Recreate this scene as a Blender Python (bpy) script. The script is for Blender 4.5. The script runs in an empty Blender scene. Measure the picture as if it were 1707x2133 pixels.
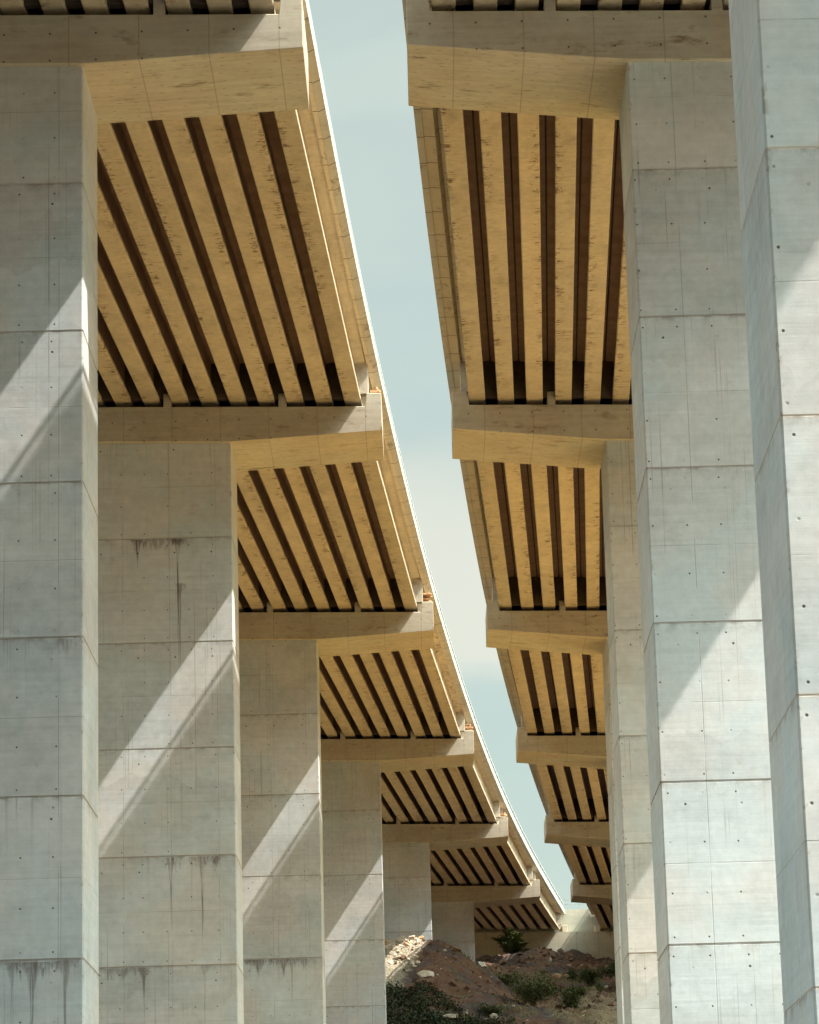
import bpy, bmesh, math, random
from mathutils import Vector, Matrix, noise as mnoise

rnd = random.Random(7)
scene = bpy.context.scene
col = scene.collection
R = math.radians

# ------------------------------------------------------------------ helpers
class MB:
    """collects faces of one mesh"""
    def __init__(s): s.v = []; s.f = []; s.a = []
    def prism_y(s, prof, ys, fx=None, fz=None, att=None):
        """closed profile [(x,z)] swept along y stations; fx,fz give an offset per station"""
        n = len(prof); b0 = len(s.v)
        for y in ys:
            ox = fx(y) if fx else 0; oz = fz(y) if fz else 0
            for i, (x, z) in enumerate(prof):
                s.v.append((x+ox, y, z+oz)); s.a.append(att[i] if att else 0.0)
        for k in range(len(ys)-1):
            for i in range(n):
                j = (i+1) % n; p = b0+k*n; q = p+n
                s.f.append((p+i, p+j, q+j, q+i))
        s.f.append(tuple(b0+i for i in range(n))[::-1])
        e = b0+(len(ys)-1)*n
        s.f.append(tuple(e+i for i in range(n)))
    def box(s, x0, x1, y0, y1, z0, z1):
        s.prism_y([(x0, z0), (x0, z1), (x1, z1), (x1, z0)], [y0, y1])
    def obox(s, c, dx, dy, dz, rot):
        b = len(s.v)
        for sx in (-.5, .5):
            for sy in (-.5, .5):
                for sz in (-.5, .5):
                    p = rot @ Vector((sx*dx, sy*dy, sz*dz)); s.v.append(tuple(p+Vector(c))); s.a.append(0)
        for q in ((0,1,3,2),(4,6,7,5),(0,4,5,1),(2,3,7,6),(0,2,6,4),(1,5,7,3)): s.f.append(tuple(b+i for i in q))
    def build(s, name, mat, parent=None, loc=(0,0,0), bevel=0):
        me = bpy.data.meshes.new(name); me.from_pydata(s.v, [], s.f); me.validate()
        bm = bmesh.new(); bm.from_mesh(me); bmesh.ops.recalc_face_normals(bm, faces=bm.faces)
        if bevel:
            es = [e for e in bm.edges if e.is_manifold and e.calc_face_angle(0) > .7]
            bmesh.ops.bevel(bm, geom=es, offset=bevel, segments=1, affect='EDGES', clamp_overlap=True)
        bm.to_mesh(me); bm.free()
        if len(me.vertices) == len(s.a) and any(s.a):
            at = me.attributes.new('across', 'FLOAT', 'POINT')
            at.data.foreach_set('value', s.a)
        me.materials.append(mat)
        o = bpy.data.objects.new(name, me); col.objects.link(o); o.location = loc
        if parent: o.parent = parent
        return o

def tag(o, label=None, cat=None, group=None, kind=None):
    for k, v in (('label', label), ('category', cat), ('group', group), ('kind', kind)):
        if v: o[k] = v
    return o
def empty(name, loc):
    o = bpy.data.objects.new(name, None); col.objects.link(o); o.location = loc
    o.empty_display_size = .5
    return o
def copy_part(o, parent, loc):
    c = o.copy(); col.objects.link(c); c.parent = parent; c.location = loc
    return c
def sstep(a, b, x):
    t = max(0., min(1., (x-a)/(b-a))); return t*t*(3-2*t)
def spline(xs, ys):
    """natural cubic"""
    n = len(xs); h = [xs[i+1]-xs[i] for i in range(n-1)]
    al = [0]*n
    for i in range(1, n-1): al[i] = 3*((ys[i+1]-ys[i])/h[i]-(ys[i]-ys[i-1])/h[i-1])
    l = [1.]*n; mu = [0.]*n; z = [0.]*n
    for i in range(1, n-1):
        l[i] = 2*(xs[i+1]-xs[i-1])-h[i-1]*mu[i-1]; mu[i] = h[i]/l[i]; z[i] = (al[i]-h[i-1]*z[i-1])/l[i]
    c = [0.]*n; b = [0.]*n; d = [0.]*n
    for j in range(n-2, -1, -1):
        c[j] = z[j]-mu[j]*c[j+1]; b[j] = (ys[j+1]-ys[j])/h[j]-h[j]*(c[j+1]+2*c[j])/3; d[j] = (c[j+1]-c[j])/(3*h[j])
    def f(x):
        i = 0
        while i < n-2 and x > xs[i+1]: i += 1
        t = x-xs[i]; return ys[i]+b[i]*t+c[i]*t*t+d[i]*t**3
    return f

# ------------------------------------------------------------------ node helper
class NT:
    def __init__(s, name):
        s.m = bpy.data.materials.new(name); s.m.use_nodes = True
        s.t = s.m.node_tree; s.n = s.t.nodes; s.n.clear()
        s.out = s.n.new('ShaderNodeOutputMaterial'); s.b = s.n.new('ShaderNodeBsdfPrincipled')
        s.t.links.new(s.b.outputs[0], s.out.inputs[0])
        s.b.inputs['Specular IOR Level'].default_value = .25
    def put(s, sock, v):
        if isinstance(v, bpy.types.NodeSocket): s.t.links.new(v, sock)
        elif isinstance(v, (tuple, list)):
            sock.default_value = tuple(v)+((1.,) if len(v) == 3 and sock.type == 'RGBA' else ())
        else: sock.default_value = v
    def ma(s, op, a, b=0., c=None, clamp=False):
        n = s.n.new('ShaderNodeMath'); n.operation = op; n.use_clamp = clamp
        s.put(n.inputs[0], a); s.put(n.inputs[1], b)
        if c is not None: s.put(n.inputs[2], c)
        return n.outputs[0]
    def add(s, a, b): return s.ma('ADD', a, b)
    def sub(s, a, b): return s.ma('SUBTRACT', a, b)
    def mul(s, a, b): return s.ma('MULTIPLY', a, b)
    def mr(s, v, a, b, c=0., d=1., smooth=True):
        n = s.n.new('ShaderNodeMapRange'); n.interpolation_type = 'SMOOTHSTEP' if smooth else 'LINEAR'
        for k, x in zip(range(5), (v, a, b, c, d)): s.put(n.inputs[k], x)
        return n.outputs[0]
    def obj(s): return s.n.new('ShaderNodeTexCoord').outputs['Object']
    def pos(s): return s.n.new('ShaderNodeNewGeometry').outputs['Position']
    def xyz(s, v):
        n = s.n.new('ShaderNodeSeparateXYZ'); s.put(n.inputs[0], v); return n.outputs
    def vec(s, x, y, z):
        n = s.n.new('ShaderNodeCombineXYZ')
        for k, a in enumerate((x, y, z)): s.put(n.inputs[k], a)
        return n.outputs[0]
    def vm(s, op, a, b):
        n = s.n.new('ShaderNodeVectorMath'); n.operation = op; s.put(n.inputs[0], a); s.put(n.inputs[1], b); return n.outputs[0]
    def noise(s, v, scale, det=4., rough=.55, dist=0.):
        n = s.n.new('ShaderNodeTexNoise'); s.put(n.inputs['Vector'], v)
        n.inputs['Scale'].default_value = scale; n.inputs['Detail'].default_value = det
        n.inputs['Roughness'].default_value = rough; n.inputs['Distortion'].default_value = dist
        return n.outputs[0]
    def wn(s, v):
        n = s.n.new('ShaderNodeTexWhiteNoise'); n.noise_dimensions = '3D'; s.put(n.inputs['Vector'], v); return n.outputs[0]
    def rand(s): return s.n.new('ShaderNodeObjectInfo').outputs['Random']
    def mix(s, f, a, b, mode='MIX'):
        n = s.n.new('ShaderNodeMix'); n.data_type = 'RGBA'; n.blend_type = mode; n.clamp_factor = True
        s.put(n.inputs[0], f); s.put(n.inputs[6], a); s.put(n.inputs[7], b); return n.outputs[2]
    def scale(s, c, f):
        n = s.n.new('ShaderNodeVectorMath'); n.operation = 'SCALE'; s.put(n.inputs[0], c); s.put(n.inputs[3], f); return n.outputs[0]
    def line(s, coord, per, off, w):
        """1 inside a thin line at coord = off + k*per"""
        f = s.ma('FRACT', s.ma('DIVIDE', s.sub(coord, off-per/2), per))
        d = s.mul(s.ma('ABSOLUTE', s.sub(f, .5)), per)
        return s.mr(d, w*.5, w, 1., 0.)
    def bump(s, h, strength=.3, dist=.02):
        n = s.n.new('ShaderNodeBump'); n.inputs['Strength'].default_value = strength; n.inputs['Distance'].default_value = dist
        s.put(n.inputs['Height'], h); s.t.links.new(n.outputs[0], s.b.inputs['Normal'])
    def fin(s, c, rough=.85):
        s.put(s.b.inputs['Base Color'], c); s.put(s.b.inputs['Roughness'], rough); return s.m

CONC = (.475, .50, .525)
WARM = (.54, .465, .35)

def mat_shaft(name, stains=(), joint=(.27, .19, .13), CONC=CONC):
    """cast concrete in 4 m lifts: z=0 is a lift joint, x=0 the inner front corner, y=0 the front face"""
    t = NT(name); P = t.obj(); x, y, z = t.xyz(P); rn = t.rand()
    off = t.vec(t.mul(rn, 37.), t.mul(rn, 11.), t.mul(rn, 23.)); Q = t.vm('ADD', P, off); qx, qy, qz = t.xyz(Q)
    nrm = t.n.new('ShaderNodeNewGeometry').outputs['Normal']; nx, ny, nz = t.xyz(nrm)
    side = t.ma('GREATER_THAN', t.ma('ABSOLUTE', nx), .7)
    u = t.add(t.mul(x, t.sub(1., side)), t.mul(y, side))              # runs along the face
    lift = t.ma('DIVIDE', t.sub(0., z), 4.); li = t.ma('FLOOR', lift); v = t.mul(t.sub(lift, li), 4.)
    # tone of each lift and each form panel
    pi_ = t.ma('FLOOR', t.ma('DIVIDE', t.add(u, .55), 1.75)); hi = t.ma('FLOOR', t.ma('DIVIDE', v, 2.0))
    tone = t.add(t.mul(t.sub(t.wn(t.vec(li, t.mul(rn, 91.), 3.)), .5), .15), t.mul(t.sub(t.wn(t.vec(pi_, t.add(li, t.mul(hi, .37)), t.mul(rn, 17.))), .5), .07))
    cloud = t.sub(t.noise(Q, .45, 5., .6), .5)
    fine = t.sub(t.noise(Q, 3.2, 6., .68), .5)
    board = t.sub(t.noise(t.vec(t.mul(qx, .35), t.mul(qy, .35), t.mul(qz, 9.)), 1., 3., .6), .5)
    brt = t.add(1., t.add(tone, t.add(t.mul(cloud, .5), t.add(t.mul(fine, .45), t.mul(board, .26)))))
    wz = t.add(t.mul(qz, .62), t.mul(t.noise(t.vec(t.mul(qx, .45), t.mul(qy, .45), t.mul(qz, .25)), 1., 4., .6), 2.2))
    lay = t.sub(t.wn(t.vec(t.ma('FLOOR', wz), t.mul(rn, 77.), 5.)), .5)
    brt = t.add(brt, t.mul(lay, .13))
    hue = t.noise(t.vm('ADD', Q, (50., 0., 9.)), .3, 3.)
    base = t.mix(t.mr(hue, .4, .62), (CONC[0]*1.02, CONC[1]*.98, CONC[2]*.94), (CONC[0]*.95, CONC[1]*1.0, CONC[2]*1.01))
    c = t.scale(base, brt)
    # run marks under every joint
    st = t.noise(t.vec(t.mul(qx, 7.), t.mul(qy, 7.), t.mul(qz, .12)), 1., 4., .7)
    amt = t.mr(t.wn(t.vec(li, t.mul(rn, 53.), 8.)), .15, 1., .25, 1.)
    run = t.mul(t.mul(t.mr(st, .56, .72), t.ma('POWER', 2.718, t.mul(v, -.9))), amt)
    c = t.mix(t.mul(run, .7), c, (.19, .165, .14))
    gro = t.mul(t.mr(t.ma('MINIMUM', v, t.sub(4., v)), .0, .05, 1., 0.), t.mr(t.noise(Q, 1.7, 3.), .3, .6, .5, 1.))
    c = t.mix(t.mul(gro, .5), c, joint)
    thin = t.mul(t.mr(t.noise(t.vec(t.mul(qx, 19.), t.mul(qy, 19.), t.mul(qz, .07)), 1., 2., .5), .62, .70), t.mr(t.noise(t.vec(t.mul(qx, .8), t.mul(qy, .8), t.mul(qz, .35)), 1., 2.), .45, .62))
    c = t.mix(t.mul(thin, .45), c, (.16, .135, .115))
    dirt = t.mul(t.mr(t.noise(Q, 2.4, 5., .7), .42, .66), t.ma('POWER', 2.718, t.mul(v, -9.)))
    c = t.mix(t.mul(dirt, .75), c, (.17, .145, .12))
    bl = t.mr(t.noise(t.vm('ADD', Q, (3., 8., 1.)), 1.1, 6., .7), .62, .76)
    c = t.mix(t.mul(bl, .38), c, (.25, .225, .19))
    chip = t.mul(t.mr(t.ma('ABSOLUTE', u), .03, .10, 1., 0.), t.mr(t.noise(t.vm('ADD', Q, (1., 2., 3.)), 3.1, 4., .75), .56, .64))
    c = t.mix(t.mul(chip, .55), c, (.24, .20, .165))
    # form seams
    sx = t.line(u, 1.75, -.62, .014); sz = t.line(v, 4., 2.02, .014)
    brk = t.mr(t.noise(t.vm('ADD', Q, (9., 9., 9.)), .8, 2.), .38, .55)
    seam = t.mul(t.ma('MAXIMUM', sx, t.mul(sz, .8)), t.mr(brk, 0., 1., .12, 1.))
    c = t.mix(t.mul(seam, .42), c, (.17, .15, .125))
    # tie holes: four rows per lift, bigger cones below the joint
    per = .87
    fu = t.mul(t.sub(t.ma('FRACT', t.ma('DIVIDE', t.add(u, .3), per)), .5), per)
    ui = t.ma('FLOOR', t.ma('DIVIDE', t.add(u, .3), per))
    dv = 9.
    for r_ in (.28, 1.5, 2.75, 3.82): dv = t.ma('MINIMUM', t.ma('ABSOLUTE', t.sub(v, r_)), dv)
    jit = t.mul(t.sub(t.wn(t.vec(ui, li, 2.)), .5), .16)
    d1 = t.ma('SQRT', t.add(t.ma('POWER', t.add(fu, jit), 2.), t.ma('POWER', dv, 2.)))
    keep = t.mr(t.wn(t.vec(ui, li, t.ma('FLOOR', t.mul(v, 1.1)))), .14, .32, .25, 1.)
    h1 = t.mul(t.mr(d1, .017, .03, 1., 0.), keep)
    per2 = 1.38
    fu2 = t.mul(t.sub(t.ma('FRACT', t.ma('DIVIDE', t.add(u, .1), per2)), .5), per2)
    d2 = t.ma('SQRT', t.add(t.ma('POWER', fu2, 2.), t.ma('POWER', t.sub(v, .56), 2.)))
    h2 = t.mul(t.mr(d2, .024, .038, 1., 0.), t.mr(t.wn(t.vec(t.ma('FLOOR', t.ma('DIVIDE', t.add(u, .1), per2)), li, 4.)), .3, .4, .25, 1.))
    hole = t.mul(t.ma('MAXIMUM', h1, h2), t.sub(1., side))
    # drip stains in known places
    wig = t.mul(t.sub(t.noise(t.vec(qx, qy, t.mul(qz, 1.0)), 1.2, 3.), .5), .07)
    dn = t.noise(t.vec(t.mul(qx, 11.), 3., t.mul(qz, .5)), 1., 4., .65)
    dnb = t.noise(t.vec(t.mul(qx, 3.5), 7., t.mul(qz, 2.)), 1., 5., .7)
    for (x0, zt, w, ln, k) in stains:
        tt = t.ma('DIVIDE', t.sub(zt, z), ln); ins = t.mul(t.ma('GREATER_THAN', tt, 0.), t.ma('LESS_THAN', tt, 1.))
        dep = t.sub(zt, z)
        w_ = t.mul(t.add(t.ma('POWER', 2.718, t.mul(dep, -4.2)), t.mul(t.sub(1., tt), .10)), w)          # broad at the joint, then a thin run
        dd = t.ma('DIVIDE', t.ma('ABSOLUTE', t.sub(t.add(x, wig), x0)), t.add(w_, .02))
        ms = t.mul(t.mul(t.mr(dd, .3, 1.2, 1., 0.), ins), t.mul(t.mr(dn, .38, .58, .2, 1.), t.mr(tt, .4, 1., 1., .2)))
        pt = t.mul(t.mul(t.mr(t.ma('ABSOLUTE', t.sub(x, x0)), w*.7, w*1.9, 1., 0.), t.mul(t.ma('GREATER_THAN', dep, .0), t.mr(t.add(dep, t.mul(t.sub(dn, .5), 1.6)), .05, .38, 1., 0.))), t.mr(dnb, .4, .58))
        ms = t.ma('MAXIMUM', ms, t.mul(pt, .85))
        c = t.mix(t.mul(t.mul(ms, k), t.sub(1., side)), c, (.095, .075, .066))
    c = t.mix(t.mul(hole, .88), c, (.03, .026, .022))
    t.bump(t.sub(t.add(t.mul(fine, .6), t.mul(board, .5)), t.add(t.mul(hole, 1.5), seam)), .35, .02)
    return t.fin(c, .82)

def mat_cap(name, base=WARM):
    t = NT(name); P = t.obj(); x, y, z = t.xyz(P); rn = t.rand()
    Q = t.vm('ADD', P, t.vec(t.mul(rn, 37.), t.mul(rn, 11.), t.mul(rn, 23.))); qx, qy, qz = t.xyz(Q)
    cloud = t.sub(t.noise(Q, .5, 5., .6), .5); fine = t.sub(t.noise(Q, 3.5, 6., .7), .5)
    board = t.sub(t.noise(t.vec(t.mul(qx, .3), t.mul(qy, 7.), t.mul(qz, 7.)), 1., 4., .65), .5)
    brt = t.add(1., t.add(t.mul(cloud, .5), t.add(t.mul(fine, .4), t.mul(board, .45))))
    c = t.scale(t.mix(t.mr(t.noise(Q, .25, 2.), .4, .6), base, (base[0]*.97, base[1]*1.04, base[2]*1.08)), brt)
    pat = t.mr(t.noise(t.vec(t.mul(qx, .8), t.mul(qy, 2.6), t.mul(qz, 2.6)), 1., 5., .7), .55, .74)
    c = t.mix(t.mul(pat, .8), c, (.17, .125, .075))
    sx = t.line(x, 1.83, -.62, .02); sy = t.line(y, 1.06, .5, .012)
    c = t.mix(t.mul(t.ma('MAXIMUM', sx, t.mul(sy, .6)), .4), c, (.17, .125, .085))
    # short nail and board marks
    fy = t.mul(t.sub(t.ma('FRACT', t.ma('DIVIDE', y, .53)), .5), .53); fx = t.mul(t.sub(t.ma('FRACT', t.ma('DIVIDE', x, .61)), .5), .61)
    jx = t.mul(t.sub(t.wn(t.vec(t.ma('FLOOR', t.ma('DIVIDE', x, .61)), t.ma('FLOOR', t.ma('DIVIDE', y, .53)), 1.)), .5), .3)
    dd = t.ma('SQRT', t.add(t.ma('POWER', t.mul(t.add(fx, jx), .35), 2.), t.ma('POWER', fy, 2.)))
    c = t.mix(t.mul(t.mr(dd, .012, .03, 1., 0.), .5), c, (.12, .09, .06))
    # tie holes on the front face
    gx = t.mul(t.sub(t.ma('FRACT', t.ma('DIVIDE', x, 1.2)), .5), 1.2); gz = t.mul(t.sub(t.ma('FRACT', t.ma('DIVIDE', z, .75)), .5), .75)
    d2 = t.ma('SQRT', t.add(t.ma('POWER', gx, 2.), t.ma('POWER', gz, 2.)))
    nrm = t.n.new('ShaderNodeNewGeometry').outputs['Normal']; nx, ny, nz = t.xyz(nrm)
    c = t.mix(t.mul(t.mul(t.mr(d2, .02, .036, 1., 0.), t.ma('GREATER_THAN', t.ma('ABSOLUTE', ny), .7)), .85), c, (.04, .032, .026))
    t.bump(t.add(t.mul(fine, .6), t.mul(board, .6)), .35, .02)
    return t.fin(c, .85)

def mat_girder(name):
    t = NT(name); P = t.obj(); rn = t.rand()
    a = t.n.new('ShaderNodeAttribute'); a.attribute_name = 'across'; ac = a.outputs['Fac']
    Q = t.vm('ADD', P, t.vec(t.mul(rn, 57.), t.mul(rn, 131.), t.mul(rn, 23.))); qx, qy, qz = t.xyz(Q)
    cloud = t.sub(t.noise(Q, .6, 5., .6), .5); fine = t.sub(t.noise(Q, 4., 6., .7), .5)
    lad = t.sub(t.noise(t.vec(t.mul(qx, .9), t.mul(qy, 5.), qz), 1., 4., .75), .5)
    blot = t.sub(t.noise(t.vec(t.mul(qx, 1.3), t.mul(qy, .55), t.add(qz, 9.)), 1., 4., .6), .5)
    brt = t.add(t.add(.93, t.mul(rn, .16)), t.add(t.add(t.mul(cloud, .45), t.mul(blot, .8)), t.add(t.mul(fine, .55), t.mul(lad, .25))))
    c = t.scale(t.mix(rn, WARM, (WARM[0]*1.02, WARM[1]*.98, WARM[2]*.93)), brt)
    along = t.mr(t.noise(t.vec(t.mul(qx, .2), t.mul(qy, .16), t.mul(rn, 70.)), 1., 2.), .36, .56, .14, 1.)
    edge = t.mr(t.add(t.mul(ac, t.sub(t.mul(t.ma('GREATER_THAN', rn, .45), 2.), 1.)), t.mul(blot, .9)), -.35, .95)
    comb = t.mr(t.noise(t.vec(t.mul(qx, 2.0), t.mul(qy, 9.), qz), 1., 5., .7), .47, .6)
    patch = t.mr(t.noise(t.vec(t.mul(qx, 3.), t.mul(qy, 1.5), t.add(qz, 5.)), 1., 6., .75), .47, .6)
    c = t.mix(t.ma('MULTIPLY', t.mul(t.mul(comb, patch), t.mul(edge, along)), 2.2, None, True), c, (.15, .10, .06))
    c = t.mix(t.mul(t.mul(t.mr(blot, -.04, .16), t.mr(lad, -.1, .12)), t.mul(along, .6)), c, (.24, .175, .11))
    pale = t.mr(t.noise(t.vec(t.mul(qx, 1.5), t.mul(qy, .5), t.add(qz, 40.)), 1., 5., .7), .56, .72)
    c = t.mix(t.mul(pale, .35), c, (.64, .57, .44))
    t.bump(fine, .35, .015)
    return t.fin(c, .85)

def mat_slab(name, tint=1.0, basec=WARM):
    t = NT(name); P = t.pos(); x, y, z = t.xyz(P)
    cloud = t.sub(t.noise(P, .5, 5., .6), .5); fine = t.sub(t.noise(P, 4., 6., .7), .5)
    c = t.scale((basec[0]*tint, basec[1]*tint, basec[2]*tint), t.add(1., t.add(t.mul(cloud, .4), t.mul(fine, .35))))
    pid = t.wn(t.vec(t.ma('FLOOR', t.ma('DIVIDE', y, 2.35)), 1., 1.))
    c = t.mix(t.mul(pid, .22), c, (.45, .33, .23))
    pat = t.mr(t.noise(t.vec(t.mul(x, 2.), t.mul(y, 1.), z), 1., 5., .75), .55, .72)
    c = t.mix(t.mul(pat, .75), c, (.15, .105, .065))
    yy = t.add(y, t.mul(t.sub(t.noise(P, 1.5, 3.), .5), .06))
    c = t.mix(t.mul(t.line(yy, 2.35, 0., .04), .9), c, (.07, .05, .035))
    t.bump(fine, .4, .02)
    return t.fin(c, .87)

def mat_plain(name, c1, c2, sc=3., rough=.85, b=.3, metal=0.):
    t = NT(name); P = t.obj()
    n = t.noise(P, sc, 5., .65); c = t.mix(t.mr(n, .35, .65), c1, c2); t.bump(n, b, .03)
    t.b.inputs['Metallic'].default_value = metal
    return t.fin(c, rough)

def mat_ground():
    t = NT('earth'); P = t.pos(); x, y, z = t.xyz(P)
    n1 = t.noise(P, .22, 5., .6); n2 = t.noise(P, 1.3, 7., .7); n3 = t.noise(P, 7., 5., .7)
    red = t.mix(t.mr(n2, .35, .65), (.15, .08, .052), (.24, .135, .085))
    grey = t.mix(t.mr(n2, .3, .7), (.075, .056, .056), (.16, .125, .112))
    c = t.mix(t.mr(t.add(n1, t.mul(t.sub(n2, .5), .5)), .46, .56), red, grey)
    sand = t.mix(t.mr(n2, .3, .7), (.20, .15, .095), (.29, .225, .145))
    ms = t.mul(t.mr(t.add(x, t.mul(t.sub(n2, .5), 5.)), 7.5, 11.), t.mr(t.add(y, t.mul(t.sub(n1, .5), 14.)), 240., 228.))
    c = t.mix(ms, c, sand)
    rub = t.mul(t.mr(t.sub(t.add(x, t.mul(t.sub(n2, .5), 2.)), t.sub(t.mul(y, .19), 43.2)), .3, -.3), t.mul(t.mr(t.add(y, t.mul(t.sub(n2, .5), 6.)), 214., 217.), t.mr(y, 238., 234.)))  # pale rubble tone, its edge painted along the sunlit triangle
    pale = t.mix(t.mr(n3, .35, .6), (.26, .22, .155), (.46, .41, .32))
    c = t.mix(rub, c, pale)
    ol = t.mr(t.add(n2, t.mul(t.sub(n3, .5), .4)), .56, .68)
    c = t.mix(t.mul(ol, .55), c, (.085, .09, .04))
    val = t.mix(t.mr(n1, .4, .62), (.47, .285, .085), (.40, .25, .075))          # valley floor of dry earth under the decks
    val = t.mix(t.mr(n2, .5, .75, 0., .5), val, (.48, .32, .14))
    scrub = t.mix(t.mr(n1, .4, .6), (.05, .036, .02), (.075, .055, .03))     # unseen dark scrub, laid in to cut bounce light
    gravel = t.mix(t.mr(n2, .35, .65), (.50, .45, .36), (.56, .51, .42))          # unseen pale gravel, added to bounce sun onto the right piers
    val = t.mix(t.mr(t.add(y, t.mul(t.sub(n1, .5), 20.)), 82., 68.), val, t.mix(t.mr(t.add(x, t.mul(t.sub(n1, .5), 10.)), 13., 18.), scrub, gravel))
    val = t.mix(t.mr(t.add(y, t.mul(t.sub(n1, .5), 20.)), -8., -22.), val, scrub)
    val = t.mix(t.mr(t.add(x, t.mul(t.sub(n1, .5), 20.)), -12., -20.), val, scrub)
    val = t.mix(t.mr(t.add(x, t.mul(t.sub(n1, .5), 20.)), 60., 75.), val, scrub)
    flank = t.ma('MAXIMUM', t.mr(t.sub(x, t.mul(t.sub(y, 205.), .075)), 15., 18.), t.mr(x, -4.5, -7.))     # unseen flanks, coloured ochre to bounce warm light onto far soffits
    c = t.mix(t.mul(flank, t.mr(y, 318., 312.)), c, t.mix(t.mr(n2, .35, .65), (.44, .275, .10), (.36, .23, .09)))
    c = t.mix(t.mr(t.add(y, t.mul(t.sub(n1, .5), 20.)), 196., 180.), c, val)
    t.bump(t.add(n2, t.mul(n3, .6)), 1., .4)
    return t.fin(c, .95)

def mat_leaf(name, c1, c2):
    t = NT(name); g = t.n.new('ShaderNodeNewGeometry')
    c = t.mix(g.outputs['Random Per Island'], c1, c2)
    t.put(t.b.inputs['Transmission Weight'], 0.)
    t.put(t.b.inputs['Subsurface Weight'], 0.)
    return t.fin(c, .6)

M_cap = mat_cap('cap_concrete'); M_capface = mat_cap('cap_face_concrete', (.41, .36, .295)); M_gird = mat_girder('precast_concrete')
M_web = mat_plain('shaded_web_concrete', (.28, .20, .20), (.37, .27, .265), 1.5)  # inner webs darkened, the shade of the girder gaps put into the colour
M_slab = mat_slab('deck_soffit_concrete', .8); M_panel = mat_slab('edge_panel_concrete', 1.0)
M_edge = mat_slab('edge_beam_concrete', 1.0, (.44, .42, .37))
M_dark = mat_plain('shade_dark_concrete', (.07, .05, .042), (.10, .075, .06), 2.)  # near-black colour stands in for deep shade under the deck
M_pad = mat_plain('bearing_rubber', (.02, .02, .02), (.035, .032, .03), 6.)
M_steel = mat_plain('galvanised_steel', (.36, .40, .41), (.46, .49, .49), 8., .45, .1, .6)
M_timber = mat_plain('old_timber', (.38, .2, .11), (.52, .34, .2), 5.)
M_greyblock = mat_plain('grey_block_concrete', (.36, .32, .27), (.47, .43, .37), 2.5)
M_rock = mat_plain('pale_rock', (.42, .35, .27), (.58, .51, .41), 2.2, .9, .6)
M_rock2 = mat_plain('ochre_rock', (.36, .22, .12), (.5, .34, .2), 2.2, .9, .6)
M_clod = mat_plain('clod_earth', (.10, .058, .042), (.20, .125, .085), 2.5, .95, .6)
M_white = mat_plain('white_rubbish', (.7, .69, .62), (.8, .8, .75), 4.)
M_bark = mat_plain('bark', (.10, .075, .05), (.17, .13, .09), 9.)
M_cable = mat_plain('black_hose', (.03, .03, .03), (.05, .045, .04), 5., .5)
M_asph = mat_plain('asphalt', (.045, .045, .047), (.065, .064, .062), 6.)

# ------------------------------------------------------------------ viaduct geometry
FALL = .025                         # both decks fall towards +x
tipL = spline([0, 39.2, 77.93, 116.49, 155.3, 195.7, 235.5, 274.5, 312.5], [-4.0, -3.47, -2.45, -.95, 1.05, 3.6, 6.67, 10.35, 14.33])
tipR = spline([0, 43.28, 77.93, 116.55, 155.4, 195., 235., 274.5, 312.5], [-1.1, -.5, .27, 1.73, 3.72, 6.3, 9.47, 13.15, 17.0])
zsh = spline([0, 40, 77.8, 116.3, 155.2, 195.4, 235.3, 274.3, 312.3], [32.9, 33.05, 33.39, 33.9, 34.52, 35.4, 36.15, 36.72, 37.3])
W = 19.5; OVER = 5.76; CAPD = 4.32; PROUD = .2; SHT = 3.72

def hills(X, Y):
    """unseen valley sides, raised to block low sky left, right and behind the viewpoint"""
    a = 52*sstep(70, 260, -X-22)+58*sstep(110, 300, X-20)+52*sstep(12, 100, -Y)+50*sstep(100, 420, -Y)  # hills added and sized to screen off low sky light
    return a*(1+.25*mnoise.noise(Vector((X*.011, Y*.011, 4)))) if Y < 330 else 0.
def ground_z(X, Y):
    pts = [(-400, -1.6), (118, -1.6), (160, 5), (196, 16.6), (205, 18.5), (225, 21.9), (245, 25.1), (265, 28.4), (281, 31.2), (291, 31.9), (312, 30.5), (317, 30.5)]
    if Y > 317: b = 30.5+8.0*sstep(317, 319, Y)
    else:
        b = pts[0][1]
        for (a, za), (c, zc) in zip(pts, pts[1:]):
            if a <= Y <= c: b = za+(zc-za)*(Y-a)/(c-a)
    b += hills(X, Y)
    b += 3.9*math.exp(-((Y-230)/(6.5 if Y > 230 else 13.5))**2)*(1-sstep(.5, 8.5, X))*sstep(-40, -15, X)
    b += .7*math.exp(-((Y-284)/4.)**2)*math.exp(-((X-11.2)/3.2)**2)
    b -= .5*math.exp(-((Y-284)/6.)**2)*sstep(14, 18, X)
    if 195 < Y < 317:
        k = sstep(195, 205, Y)*sstep(317, 311, Y)
        p = Vector((X, Y, 0))
        b += k*(.6*mnoise.fractal(p*.16, 1., 2., 3)+.36*mnoise.fractal(p*.7, .8, 2., 5)-.22*abs(mnoise.noise(p*.45+Vector((7, 3, 1))))*2)
    return b

def cap_profile(sg):
    """(x,z) with x=0 at the inner tip, x running outward from the gap (sg=-1 left, +1 right); z=0 shelf level at the tip"""
    up = [(0, -.945), (.0, .52), (.56, .52), (.62, 0.), (W-.62, 0.), (W-.56, .52), (W, .52), (W, -.945), (W-5.16, -1.34), (W-OVER, -1.375), (OVER, -1.375), (5.16, -1.34)]
    return [(sg*u, z-sg*FALL*u) for u, z in up]

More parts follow.
